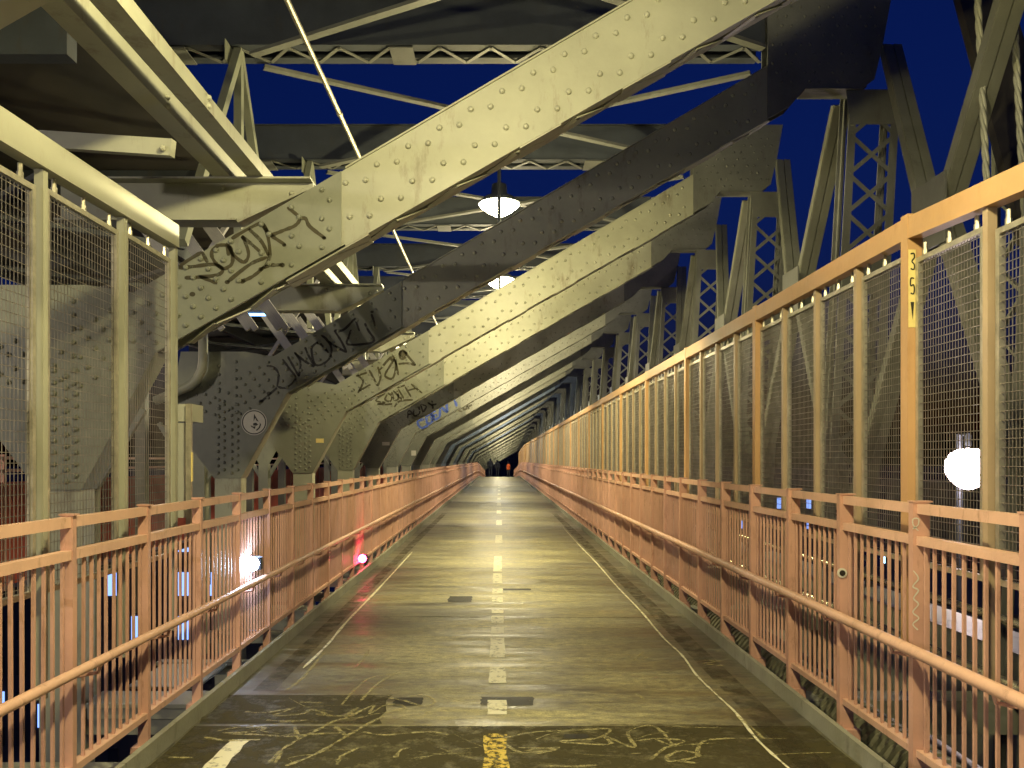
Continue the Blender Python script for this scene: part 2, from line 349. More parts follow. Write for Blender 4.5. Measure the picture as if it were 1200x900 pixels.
# ------------------------------------------------------------------ railings
def railing(name, X, sgn, d0, sp, zb, zm, zt, Xh, zh, rh, label, pw, pd):
    root = empty(name, (X, d0, 0), label, 'railing', None); O = (X, d0, 0)
    n = int((118-d0)/sp)
    ds = [d0+sp*i for i in range(n)]
    inner = X - sgn*pw/2
    def post(b, d):
        z = zf(d); b.box(X-pw/2, X+pw/2, d, d+pd, z-.06, z+zt+.02)
        b.box(X-pw/2-.004, X+pw/2+.012, d-.006, d+pd+.006, z+zt+.02, z+zt+.028)
        b.box(X-pw/2-.03, X+pw/2+.03, d-.03, d+pd+.03, z-.12, z-.05)
    for d in ds[:99]:
        b = MB(); post(b, d); b.build('post', M['salmon'], root, O)
    rest = ds[99:]
    if rest:
        b = MB(); [post(b, d) for d in rest]; tag(b.build('post', M['salmon'], root, O), kind='stuff')
    def rail(nm, x, z, wd, th, m):
        b = MB()
        for a in ds[:-1]:
            c = a+sp
            b.bar((x, a+pd+.001, zf(a)+z), (x, c-.001, zf(c)+z), wd, th)
        b.build(nm, m, root, O)
    rail('top_rail', X-sgn*.0, zt-.012, .045, .05, M['rail'])
    rail('middle_rail', X-sgn*.0, zm, .05, .045, M['rail'])
    rail('bottom_rail', X-sgn*.0, zb, .055, .035, M['rail'])
    pts = [(Xh, d0-1.0, zh)]+[(Xh, d, zf(d)+zh) for d in ds]
    hb = MB().tube(pts, rh, 12)
    for d in ds[:50:3]: hb.tube([(Xh, d+.35, zf(d)+zh), (Xh, d+.356, zf(d)+zh)], rh+.003, 12)
    hb.build('handrail', M['rail'], root, O, True)
    for d in ds[:60]:
        b = MB()
        b.tube([(Xh, d+.12, zf(d)+zh-rh*.6), (Xh+sgn*.01, d+.12, zf(d)+zh-.06), (X-sgn*.0, d+.11, zf(d)+zh-.075)], .010, 6)
        b.build('handrail_bracket', M['salmon'], root, O)
    cnt = 0; far = MB(); npk = 10
    for a in ds[:-1]:
        for k in range(npk):
            y = a + pd + (sp-pd)*(k+.5)/npk
            z = zf(y); lean = random.uniform(-.004, .004)
            b = MB() if cnt < 100 else far
            b.bar((X, y, z+zb+.016), (X+lean*.5, y+lean, z+zm-.022), .014, .014, (0,1,0))
            if cnt < 100: b.build('baluster', M['salmon'], root, O)
            cnt += 1
    tag(far.build('baluster', M['salmon'], root, O), kind='stuff')
    return root
rl = railing('railing', -2.05, -1, 3.84-.825*2, .825, .124, 1.146, 1.314, -1.945, .62, .024, 'salmon pink railing with balusters and round handrail along the left side of the walkway', .06, .035)
rr = railing('railing', 2.13, 1, 4.09-.88*2, .88, .118, 1.19, 1.363, 2.03, .66, .030, 'salmon pink railing with balusters and round handrail along the right side of the walkway', .085, .045)
# small round sticker and scratched tag on right posts
b = MB(); b.tube([(2.10, 4.967, .905), (2.10, 4.962, .905)], .030, 16); s_ = b.build('sticker', M['white'], rr, (2.13, 4.09-.88*2, 0))
b = MB(); b.tube([(2.10, 4.961, .905), (2.10, 4.958, .905)], .018, 14); b.build('sticker_print', M['black'], s_)
s_.location = (0,0,0)
for o in bpy.data.objects:
    if o.name.startswith('sticker_print'):
        for v in o.data.vertices: v.co -= Vector((2.13, 4.09-.88*2, 0))
b = MB(); px = 2.10
g = [(px-.012,1.04),(px+.014,1.0),(px-.014,.96),(px+.014,.94),(px-.01,.90),(px+.014,.87),(px-.014,.83),(px+.016,.80),(px-.014,.77),(px+.012,.74)]
yy = 4.09-.002
b.ribbon(g, .007, 'xz', yy, .3); b.ribbon([(px-.014,1.25),(px+.012,1.27),(px+.014,1.30),(px-.012,1.30),(px-.012,1.27),(px+.014,1.24)], .006, 'xz', yy, .3)
b.build('scratched_tag', M['white'], rr, (2.13, 4.09-.88*2, 0))

# ------------------------------------------------------------------ mesh fences
def wire_panel(hgt, wd, step_v=.026, step_h=.042, r=.0017):
    b = MB(); n = int(wd/step_v)
    for i in range(n+1):
        y = wd*i/n; b.box(-r, r, y-r, y+r, 0, hgt)
    m = int(hgt/step_h)
    for i in range(m+1):
        z = hgt*i/m; b.box(-r-.0025, r-.0025, 0, wd, z-r*1.15, z+r*1.15)
    return b
def fence_panel_frame(hgt, wd, t=.028):
    b = MB(); e = t
    b.box(-e/2, e/2, 0, e, 0, hgt); b.box(-e/2, e/2, wd-e, wd, 0, hgt)
    b.box(-e/2, e/2, e, wd-e, 0, e); b.box(-e/2, e/2, e, wd-e, hgt-e, hgt)
    for q in (.12, .5, .88): b.tube([(0, wd*q, hgt), (0, wd*q, hgt+.028)], .015, 6); b.tube([(0, wd*q, hgt+.029), (0, wd*q, hgt+.069)], .011, 6)
    return b
def fence(name, X, sgn, posts, thick, zb, ztop, m, label, beam_h, wr=.0017):
    """posts: list of y; thick: set of indices; ztop(y) height of the beam's top above the deck"""
    O = (X, posts[0], 0); root = empty(name, O, label, 'fence')
    rest = MB()
    for i, d in enumerate(posts):
        z = zf(d); th = i in thick
        wd, dp = (.085, .075) if th else (.045, .04)
        b = MB() if i < 100 else rest
        b.box(X-wd/2, X+wd/2, d-dp/2, d+dp/2, z+zb-.5, z+ztop(d)-(0 if th else beam_h)+(.015 if th else -.002))
        if i < 100: b.build('post', m if th or m is not M['fence'] else M['fence_pale'], root, O)
    if rest.v: tag(rest.build('post', m, root, O), kind='stuff')
    b = MB()
    for i, (a, c) in enumerate(zip(posts, posts[1:])):
        e0 = .039 if i in thick else 0; e1 = .039 if i+1 in thick else 0
        a2, c2 = a+e0, c-e1
        b.bar((X, a2, zf(a)+ztop(a2)-beam_h/2), (X, c2, zf(c)+ztop(c2)-beam_h/2), .08, beam_h)
    b.build('top_beam', m, root, O)
    pf = {}; frame_rest = MB(); wire_rest = MB(); bolts = MB()
    for i, (a, c) in enumerate(zip(posts, posts[1:])):
        h = min(ztop(a), ztop(c))-beam_h-.07-zb; wd = c-a-.09
        ys = a+.045; z = zf(a)+zb; off = sgn*.012
        key = (round(h,2), round(wd,2))
        if key not in pf:
            f = fence_panel_frame(h, wd).build('panel_frame', M['galv'], root); wv = wire_panel(h, wd, .026 if wr > .0015 else .030, .042 if wr > .0015 else .048, wr).build('wire_mesh', M['wire'], f)
            pf[key] = (f, wv); loc = Vector((X+off, ys, z))-Vector(O); f.location = loc; 
        elif i < 99:
            f0, w0 = pf[key]; f = f0.copy(); COL.objects.link(f); wv = w0.copy(); COL.objects.link(wv); wv.parent = f
            f.location = Vector((X+off, ys, z))-Vector(O)
        else:
            o = Vector((X+off, ys, z)); 
            frame_rest.add([Vector(v)+o for v in fence_panel_frame(h, wd).v], fence_panel_frame(h, wd).f)
            wm = wire_panel(h, wd, .05, .09); wire_rest.add([Vector(v)+o for v in wm.v], wm.f)
    if frame_rest.v: fr = tag(frame_rest.build('panel_frame', M['galv'], root, O), kind='stuff'); tag(wire_rest.build('wire_mesh', M['wire'], fr, O), kind='stuff')
    return root
ps = [4.52-.72*3+.72*i for i in range(3)] + [4.52+.6675*i for i in range(138)]
zt_r = lambda d: 2.945 - max(0, 4.52-d)*.062
fr_ = fence('mesh_fence', 2.30, 1, ps, {3+4*i for i in range(30)}, 1.02, zt_r, M['fence'], 'tall orange framed wire mesh fence behind the right railing', .12)
# number plate 3 5 V on the heavy post
O = (2.30, ps[0], 0)
pl = MB().box(2.262, 2.302, 4.479, 4.4815, 2.33, 2.76).build('number_plate', M['yellow_tag'], fr_, O)
b = MB()
for st in ([(2.272,2.735),(2.290,2.738),(2.293,2.715),(2.280,2.695),(2.293,2.675),(2.290,2.65),(2.272,2.655)],
           [(2.292,2.60),(2.274,2.60),(2.273,2.56),(2.288,2.565),(2.293,2.54),(2.288,2.515),(2.272,2.52)]):
    b.ribbon(st, .008, 'xz', 4.4775, .05)
b.add([(2.272,4.4775,2.47),(2.292,4.4775,2.47),(2.284,4.4775,2.37)], [(0,1,2)])
o = b.build('number', M['black'], pl, O)
pl.location = (0,0,0)
psl = [2.4, 3.12, 3.86, 4.58, 5.32]
psl = [950*2.2/x for x in (585+330, 585+130, 585-48, 585-143, 585-203)]
zt_l = lambda d: 3.18 + (d-5.47)*.024
fl_ = fence('mesh_fence', -2.2, -1, psl, set(), .95, zt_l, M['beige'], 'beige framed wire mesh fence behind the left railing, ending beside the junction box', .15, .0013)

# ------------------------------------------------------------------ steel frames (portal braces)
SL, SU = .571, .587
lo = lambda x: 2.46 + SL*(x+2.36)
up = lambda x: 3.70 + SU*(x+1.15)
FX = -3.2
GUS = [(-3.36,1.38),(-3.04,1.38),(-2.50,2.38),(-1.15,3.152),(-1.15,3.70),(-2.66,2.815),(-3.0,2.87),(-3.75,2.87),(-3.85,2.3),(-3.72,1.86)]
def inside(p, poly, mrg=.035):
    x, z = p; c = False; n = len(poly)
    for i in range(n):
        x1, z1 = poly[i]; x2, z2 = poly[(i+1) % n]
        if (z1 > z) != (z2 > z) and x < (x2-x1)*(z-z1)/(z2-z1)+x1: c = not c
        dx, dz = x2-x1, z2-z1; t = max(0, min(1, ((x-x1)*dx+(z-z1)*dz)/(dx*dx+dz*dz)))
        if math.hypot(x-x1-t*dx, z-z1-t*dz) < mrg: return False
    return c
def make_frame(d):
    O = (FX, d, 0)
    root = empty('steel_frame', O, 'x', 'steel frame'); O = (FX, 0, 0)
    TH = .22
    # column: two side plates and a lacing plate
    b = MB(); b.box(-3.355,-3.045,.012,.03,-1.6,1.378); b.box(-3.355,-3.045,TH-.03,TH-.012,-1.6,1.378); b.box(-3.355,-3.337,.03,TH-.03,-1.6,1.378); b.box(-3.063,-3.045,.03,TH-.03,-1.6,1.378)
    b.build('column', M['steel'], root, O)
    # diagonal brace, a laced box of two plates with flanges
    b = MB(); xa, xb = -2.62, 3.16
    for (y0, y1) in ((.012,.028),(TH-.028,TH-.012)):
        b.prism([(xa, lo(xa)+.004), (xb, lo(xb)+.004), (xb, up(xb)), (xa, up(xa))], y0, y1)
    for (y0, y1) in ((-.012,.10),(TH-.10,TH+.012)):
        for (f, s0, s1) in ((lo, -.016, .002),(up, .002, .016)):
            xs = -1.12
            b.prism([(xs, f(xs)+s0), (xb, f(xb)+s0), (xb, f(xb)+s1), (xs, f(xs)+s1)], y0+.012, y1)
    b.prism([(-2.5, up(-2.5)+.003),(xb, up(xb)+.003),(xb, up(xb)+.015),(-2.5, up(-2.5)+.015)], .101, TH-.101)
    k = 0; x = -2.3
    while x < 3.1:                                            # lacing under the brace
        y0, y1 = (.06, TH-.06) if k % 2 else (TH-.06, .06)
        b.bar((x, y0, lo(x)-.022), (x+.22, y1, lo(x+.22)-.022), .05, .01); x += .22; k += 1
    for (xa_, xb_) in ((-1.55,-.95),(.15,.45),(.9,1.25),(2.2,2.6)):   # batten plates
        b.prism([(xa_, lo(xa_)-.03), (xb_, lo(xb_)-.03), (xb_, lo(xb_)-.018), (xa_, lo(xa_)-.018)], 0, TH)
    u = -1.15+.03
    while u < 3.05:
        for (du, f, off) in ((0, up, -.10), (.145, up, -.165), (.03, lo, .185), (.175, lo, .11)):
            if u+du < 3.1: b.rivet(u+du, .012, f(u+du)+off)
        u += .228
    b.build('diagonal_brace', M['steel'], root, O)
    # lower gusset with its rivet field
    b = MB(); b.prism(GUS, -.004, .0115); b.prism(GUS, TH-.0115, TH+.004)
    b.prism([(-2.515,2.38),(-2.50,2.38),(-3.04,1.38),(-3.055,1.38)], .012, TH-.012)
    b.prism([(-3.36,1.38),(-3.345,1.38),(-3.705,1.86),(-3.72,1.86)], .012, TH-.012)
    pts = []
    for i in range(10):
        z = 1.44+.085*i
        for j, x in enumerate((-3.31,-3.24,-3.15,-3.08)): pts.append((x+(.0), z+(.04 if j % 2 else 0)))
    for r_ in range(5):                                       # rows fanning along the brace
        off = .07 + r_*.105
        x = -3.05
        while x < -1.18:
            xx = x + (.055 if r_ % 2 else 0); dens = 1 if x < -2.0 else 0
            if dens or int((x+9)/.11) % 2 == 0: pts.append((xx, lo(xx)+off))
            x += .11
    for i in range(5):
        for j in range(4): pts.append((-3.68+.11*i+(.05 if j % 2 else 0), 2.12+.10*j+.05*math.sin(i)))
    for i in range(7): pts.append((-3.3, 2.1+.1*i)); pts.append((-3.1, 2.15+.1*i))
    for p in pts:
        if inside(p, GUS): b.rivet(p[0], -.004, p[1], .021, .019)
    b.build('lower_gusset', M['gusset'], root, O)
    # upper gusset
    UG = [(3.16, 7.05),(3.16, lo(3.16)),(3.42, lo(3.42)),(3.60,5.97),(4.27,5.97),(4.42,6.08),(4.52,6.5),(4.62,7.05)]
    b = MB(); b.prism(UG, -.004, .0115); b.prism(UG, TH-.0115, TH+.004); b.prism([(3.6,5.955),(4.27,5.955),(4.27,5.968),(3.6,5.968)], -.03, TH+.03)
    for i in range(12):
        for j in range(9):
            p = (3.22+.11*i+(.05 if j % 2 else 0), 6.05+.11*j)
            if inside(p, UG) and (i+j) % 3: b.rivet(p[0], -.004, p[1], .018, .014)
    b.build('upper_gusset', M['truss'], root, O)
    # low cross beam tying the brace to the tracks side
    b = MB(); b.prism([(-3.3,3.39),(-1.92,3.39),(-1.40,3.63),(-1.40,3.68),(-3.3,3.68)], .20, .215)
    b.box(-3.3,-1.40,.10,.30,3.681,3.695); b.box(-3.3,-1.95,.10,.30,3.375,3.389)
    b.prism([(-1.95,3.375),(-1.94,3.361),(-1.38,3.62),(-1.39,3.635)], .12, .3)
    for (x, z) in ((-1.47,3.62),(-1.56,3.60),(-1.62,3.52),(-1.8,3.45),(-2.08,3.64)): b.rivet(x, .20, z, .022, .02)
    b.build('cross_beam', M['steel'], root, O)
    # deck beam under the walkway
    b = MB(); b.box(-3.03, 4.1, .05, .30, -.42, -.17)
    b.build('deck_beam', M['steel'], root, O)
    # small second column towards the tracks
    b = MB(); b.box(-5.02,-4.82,.05,.25,-1.6,1.5); b.prism([(-5.02,1.5),(-4.82,1.5),(-4.55,2.0),(-4.55,2.9),(-5.3,2.9),(-5.3,2.0)], .1,.13)
    b.bar((-4.86,.15,1.2),(-4.25,.15,2.2),.07,.07); b.bar((-4.98,.15,1.2),(-5.6,.15,2.2),.07,.07)
    b.box(-7.6,-7.38,.05,.25,-1.6,3.37)
    b.build('far_column', M['gusset'], root, O)
    return root
def make_girder(d):
    O = (0, d, 6.4); root = empty('overhead_girder', O, 'x', 'girder'); O = (0, 0, 6.4)
    b = MB(); y0, y1 = .0, .36
    for (a, c) in ((y0+.0, y0+.014),(y1-.014, y1)): b.box(-9.5, 3.15, a, c, 6.5, 7.05)
    for z in (6.485, 7.051):
        b.box(-9.5, 3.15, y0-.05, y0+.10, z, z+.014); b.box(-9.5, 3.15, y1-.10, y1+.05, z, z+.014)
    b.build('web', M['dark_steel'], root, O)
    b = MB(); x = -9.4; k = 0
    while x < 3.0:
        if k % 9 == 0: b.box(x, x+.28, y0-.03, y1+.03, 6.462, 6.474)
        p, q = ((y0, y1) if k % 2 else (y1, y0)); b.bar((x, p, 6.475), (x+.30, q, 6.475), .045, .01); x += .30; k += 1
    b.build('lacing', M['truss'], root, O)
    return root
def make_column(d):                           # laced post of the outer truss
    O = (4.2, d, 0); root = empty('truss_post', O, 'x', 'truss post'); O = (4.2, 0, 0)
    b = MB(); X = lambda z, s: 3.97 + .055*(z-2) + s*.50
    for s_ in (0, 1):
        for y in (.02, .30): b.bar((X(-1.2,s_), y, -1.2), (X(6.0,s_), y, 6.0), .09, .02, (0,1,0)); b.bar((X(-1.2,s_), y+(.03 if y < .1 else -.03), -1.2), (X(6.0,s_), y+(.03 if y < .1 else -.03), 6.0), .02, .05, (0,1,0))
    b.prism([(X(5.55,0)-.03,5.55),(X(5.55,1)+.03,5.55),(X(5.96,1)+.05,5.96),(X(5.96,0)-.1,5.96)], .0, .01)
    b.prism([(X(3.75,0)-.03,3.55),(X(3.75,1)+.03,3.55),(X(3.9,1)+.03,3.95),(X(3.9,0)-.03,3.95)], .0, .01)
    b.build('flange', M['truss'], root, O)
    b = MB(); z = -1.0
    while z < 5.5:
        for y in (.008,):
            b.bar((X(z,0), y, z), (X(z+.44,1), y, z+.44), .05, .006, (0,1,0)); b.bar((X(z,1), y+.008, z), (X(z+.44,0), y+.008, z+.44), .05, .006, (0,1,0))
        z += .46
    b.build('lacing', M['truss'], root, O)
    return root
def make_diag(d):                             # V of paired diagonals between frame tops and mid-bay node, and the mirrored legs below
    O = (4.25, d+S/2, 3.9); root = empty('truss_diagonal', O, 'x', 'truss diagonal')
    for (dx, ya, za, yb, zb) in ((-.02, d+.36, 5.93, d+S/2-.12, 3.95), (.40, d+S-.02, 6.45, d+S/2+.15, 3.95), (0, d+S/2-.12, 3.85, d+.35, 1.0), (0, d+S/2+.15, 3.85, d+S, 1.0)):
        b = MB()
        for x in (4.16, 4.27): b.bar((x+dx, ya, za), (x, yb, zb), .07, .095, (1,0,0)); b.bar((x+dx+(.05 if x > 4.2 else -.05), ya+.03, za), (x+(.05 if x > 4.2 else -.05), yb+.03, zb), .10, .012, (1,0,0))
        b.build('strut', M['truss2'], root, O)
    b = MB(); b.prism([(4.08,3.6),(4.10,3.6),(4.10,4.25),(4.08,4.25)], d+S/2-.3, d+S/2+.3)
    b.build('node_plate', M['truss'], root, O)
    return root
proto_f = make_frame(bay(0)); remember(proto_f)
proto_g = make_girder(bay(2)+.05); remember(proto_g)
proto_c = make_column(bay(1)); remember(proto_c)
proto_d = make_diag(bay(0)); remember(proto_d)
look_f = {0:'dark knee brace cutting the top corner of the picture, before the big riveted one',
 1:'huge bright riveted knee brace with brown sprayed tag, rising behind the beige mesh fence',
 2:'shaded dark steel brace with black spray lettering and round white stone sticker on its gusset',
 3:'olive riveted brace sprayed with IVAN in brown, lit by the second lamp',
 4:'pale bright riveted brace with scribbled brown tag low down, after the IVAN brace',
 5:'dark purplish brace sprayed with AUDY in black above a small white tag',
 6:'grey brace sprayed in blue letters, next to the AUDY brace',
 7:'yellowish brace with a pale tag plate and thin brown scrawl'}
FR = []
for k in range(NB):
    d = bay(k); f = proto_f if k == 0 else copy_tree(proto_f)
    f.location = (FX, d, zf(d)); FR.append(f)
    tag(f, look_f.get(k, f'{ORD[k] if k < len(ORD) else k} steel knee brace frame over the walkway, counted from the viewer'), 'steel frame', 'steel frames repeated along the walkway')
for k in range(1, NB):
    d = bay(k)+.05; f = proto_g if k == 1 else copy_tree(proto_g); f.location = (0, d, 6.4+zf(d))
    tag(f, f'{ORD[k]} overhead girder crossing above the walkway, counted from the viewer', 'girder', 'overhead girders')
for k in range(0, NB-2):
    d = bay(k); f = proto_c if k == 0 else copy_tree(proto_c); f.location = (4.2, d, zf(d))
    tag(f, f'{ORD[k+1]} laced truss post beyond the orange fence, counted from the viewer', 'truss post', 'laced posts of the outer truss')
    f = proto_d if k == 0 else copy_tree(proto_d); f.location = (4.25, d+S/2, 3.9+zf(d))
    tag(f, f'{ORD[k+1]} diamond of paired truss diagonals beyond the orange fence, counted from the viewer', 'truss diagonal', 'diagonals of the outer truss')

for o in [c for c in bpy.data.objects if c.parent == FR[0] and c.name.startswith('cross_beam')]: bpy.data.objects.remove(o)
# ---- spray tags, stickers and plates, on the plates they are sprayed on
def on_plate(k, x, y):
    s = bay(k)/950; return ((x-585)*s, 1.6+(538.5-y)*s)
def spray(k, ox, oy, sc, strokes, wd, m, name='graffiti', dots=()):
    b = MB(); O = (FX, bay(k), 0)
    for st in strokes: b.ribbon([on_plate(k, ox+x/sc, oy+y/sc) for x, y in st], wd, 'xz', bay(k)-.0065, .18)
    for (x, y, r) in dots:
        p = on_plate(k, ox+x/sc, oy+y/sc); n = 12
        b.add([(p[0]+r*math.cos(2*math.pi*i/n), bay(k)-.0065, p[1]+r*.8*math.sin(2*math.pi*i/n)) for i in range(n)], [tuple(range(n))])
    return b.build(name, m, FR[k], O)
spray(1, 200, 230, 6, [
 [(262,468),(222,392)],[(222,392),(65,495),(150,497),(300,480),(368,515),(330,555),(200,570),(100,575)],[(200,562),(330,615)],
 [(395,345),(330,350),(290,400),(310,460),(370,510),(430,480),(435,410),(400,340),(410,420)],[(420,350),(440,410),(515,465),(550,410),(520,310),(500,280)],
 [(500,285),(560,330),(635,395)],[(430,300),(540,235),(640,185)],[(550,230),(640,320),(690,420)],[(640,185),(680,260),(695,440),(600,550),(505,600)],
 [(680,430),(560,480),(400,605)],[(640,190),(700,270),(810,345)],[(700,280),(800,240),(880,205),(905,150),(820,80)],[(910,160),(950,160),(980,215),(1090,300)],[(620,520),(700,488),(800,485)]],
 .026, M['brown_spray'], dots=((155,690,.022),(220,640,.016),(505,600,.022),(400,605,.02),(785,485,.022),(800,345,.016),(1080,295,.016)))
spray(2, 300, 340, 6.43, [[(80,572),(130,580),(170,630),(160,730)],[(165,730),(230,735),(300,665),(250,590),(200,520)],[(240,500),(290,590),(325,650)],[(325,650),(335,540),(290,470)],
 [(290,470),(360,530),(440,580)],[(370,430),(400,500),(445,575)],[(470,390),(420,440),(440,550),(485,565),(550,520),(570,440),(530,370),(490,340)],[(480,400),(520,440),(575,510)],
 [(540,385),(610,430),(685,470)],[(685,470),(640,380),(590,305)],[(590,305),(660,300),(745,215)],[(720,300),(700,350),(695,410),(860,400),(895,370)],[(745,210),(780,310)],[(820,250),(850,310),(895,370)],[(870,180),(890,240),(900,290)],[(160,735),(110,780),(30,850)]],
 .026, M['black_spray'], dots=((40,840,.03),(100,780,.03),(470,400,.022),(875,165,.02)))
spray(3, 400, 380, 6.43, [[(110,392),(195,365)],[(120,385),(165,430),(125,520)],[(130,505),(220,455)],[(210,345),(245,410),(275,465)],[(275,465),(295,400),(275,320)],[(290,345),(390,245),(430,385)],
 [(350,340),(330,390),(385,410),(410,330),(400,270),(345,350)],[(430,300),(500,295),(560,310)],[(560,310),(510,250),(470,200),(440,215),(450,260),(490,250)]],
 .036, M['brown_spray'], dots=((90,495,.03),(465,225,.07),(385,270,.035)))
spray(4, 400, 380, 6.43, [[(330,520),(260,575),(330,590),(270,602)],[(345,530),(330,570),(370,580),(380,540),(350,520)],[(380,510),(400,570),(430,560),(420,500)],[(430,490),(470,560)],[(420,480),(480,460)],
 [(480,470),(525,548)],[(500,500),(575,480)],[(525,450),(610,520)],[(400,625),(440,580),(540,570)],[(270,602),(340,605),(385,600)],[(390,500),(460,570)]], .038, M['brown_spray'])
spray(5, 400, 380, 6.43, [[(500,710),(510,650),(550,690)],[(505,682),(530,675)],[(545,640),(550,690),(590,670),(585,620)],[(598,605),(615,665)],[(598,605),(640,620),(618,662)],[(650,590),(690,615)],[(680,575),(690,600),(690,640)],[(690,610),(718,600)]], .042, M['black_spray'])
spray(6, 400, 380, 6.43, [[(625,715),(575,735),(600,780),(655,762)],[(640,690),(650,750),(695,720),(680,680),(640,690)],[(712,655),(680,662),(690,722),(740,700)],[(690,692),(722,682)],[(742,700),(745,620)],[(745,620),(800,665)],[(800,665),(790,590)],[(850,560),(870,620)]], .075, M['blue_spray'])
spray(7, 400, 380, 6.43, [[(900,628),(875,645),(910,660)],[(922,612),(920,642),(945,635),(940,608),(922,612)],[(962,640),(950,600),(1000,578)],[(960,618),(985,608)]], .06, M['brown_spray'])
def plate(k, x0, x1, y0, y1, m, nm='label_plate'):
    a = on_plate(k, x0, y1); c = on_plate(k, x1, y0)
    MB().box(a[0], c[0], bay(k)-.011, bay(k)-.0055, a[1], c[1]).build(nm, m, FR[k], (FX, bay(k), 0))
plate(3, 370.5, 379.5, 514, 519, M['yellow_tag']); plate(5, 448, 456.5, 518, 522, M['white']); plate(7, 482, 487.5, 528, 534, M['white'])
# round sticker with a faceted stone
c = on_plate(2, 298, 495); O = (FX, bay(2), 0); y = bay(2)
st = MB().tube([(c[0], y-.0075, c[1]), (c[0], y-.0055, c[1])], .152, 40).build('sticker', M['white'], FR[2], O)
def ring(b, r0, r1, yy, n=40):
    vs = []
    for i in range(n):
        a = 2*math.pi*i/n; vs += [(c[0]+r0*math.cos(a), yy, c[1]+r0*math.sin(a)), (c[0]+r1*math.cos(a), yy, c[1]+r1*math.sin(a))]
    b.add(vs, [(2*i, 2*i+1, (2*i+3) % (2*n), (2*i+2) % (2*n)) for i in range(n)])
b = MB(); ring(b, .130, .142, y-.0095)
P = lambda pts: [(c[0]+(x-440)/16.36*(bay(2)/950)-.0*0, y-.0095, c[1]-(z-425)/16.36*(bay(2)/950)) for x, z in pts]
for poly in ([(442,260),(462,300),(540,430),(525,410),(490,400),(462,340),(430,410),(435,300)], [(545,425),(575,465),(555,530),(500,585),(470,580),(530,520),(552,465)],
             [(375,480),(420,505),(470,500),(455,555),(420,530),(385,510)], [(425,440),(480,432),(520,470),(480,492),(420,485)]):
    b.add(P(poly), [tuple(range(len(poly)))])
b.build('emblem', M['black'], st, O)

# bent drain pipe beside the second gusset
def pipe(name, pts, r, m, label, cat, n=12):
    return tag(MB().tube(pts, r, n).build(name, m, origin=pts[0], smooth=True), label, cat)
arc = [(-3.44, 9.42, 3.36), (-3.44, 9.42, 2.75)] + [(-3.44-.30*(1-math.cos(a)), 9.42, 2.75-.34*math.sin(a)) for a in (R(20),R(40),R(60),R(80))] + [(-4.0, 9.42, 2.28)]
pipe('drain_pipe', arc, .055, M['steel'], 'bent grey drain pipe curving beside the dark gusset with the round sticker', 'pipe')

# longitudinal stringers on the cross beams
for (x0, x1, zt_, lab) in ((-2.12,-1.99,3.87,'outer of the two long beige stringer beams above the left fence'), (-1.87,-1.745,3.79,'inner of the two long beige stringer beams, closer to the lamps')):
    b = MB(); b.box(x0, x1, -3, 118, 3.696, zt_)
    for i in range(30):
        yq = 1.2+1.22*i
        for dz in (.02,.07): b.rivet(x1, yq, 3.70+dz, .018, .02, (1,0,0)) if i % 3 == 0 else None
    o = tag(b.build('stringer_beam', M['steel'], origin=(x0, 0, 3.7)), lab, 'beam', 'stringer beams')
# conduit above
b = MB(); b.tube([(-1.64, -3, 5.15), (-1.64, 70, 5.15)], .024, 10)
for i in range(17): b.tube([(-1.64, 1+3.65*i, 5.15), (-1.64, 1.05+3.65*i, 5.15)], .030, 10)
tag(b.build('conduit', M['galv'], origin=(-1.64,0,5.15)), 'thin shiny steel conduit running lengthwise high above the walkway', 'conduit')
# A shaped web members on the inner truss
def make_a(d):
    O = (-3.1, d, 6.4); root = empty('truss_web', O, 'x', 'truss web')
    for (y1, x1) in ((d-1.5, -3.15), (d+1.5, -3.05), (d+.1, -3.1)):
        b = MB(); b.bar((-3.1, d+.1, 6.46), (x1, y1, 3.75), .10, .09, (1,0,0)); b.build('leg', M['gusset'], root, O)
    b = MB(); b.box(-3.17,-3.16,d-.2,d+.32,6.22,6.46); b.build('node_plate', M['gusset'], root, O)
    return root
pa = make_a(bay(2)); remember(pa)
for k in range(2, 16):
    f = pa if k == 2 else copy_tree(pa); f.location = (-3.1, bay(k), 6.4+zf(bay(k)))
    tag(f, f'{ORD[k-1]} A shaped group of truss members against the sky, left of the conduit', 'truss web', 'A shaped web members')
# lateral cross bracing between girders
for k in range(1, 14):
    b = MB(); b.bar((-2.9, bay(k)+.45, 6.44), (3.1, bay(k+1)-.02, 6.44), .10, .04); b.bar((3.1, bay(k)+.45, 6.36), (-2.9, bay(k+1)-.02, 6.36), .10, .04)
    b.box(-.2,.25, bay(k)+1.75, bay(k)+2.1, 6.385, 6.415)
    tag(b.build('cross_bracing', M['truss'], origin=(0, bay(k)+2, 6.4)), f'{ORD[k]} X of thin lateral bracing between overhead girders, counted from the viewer', 'bracing', 'lateral bracing')

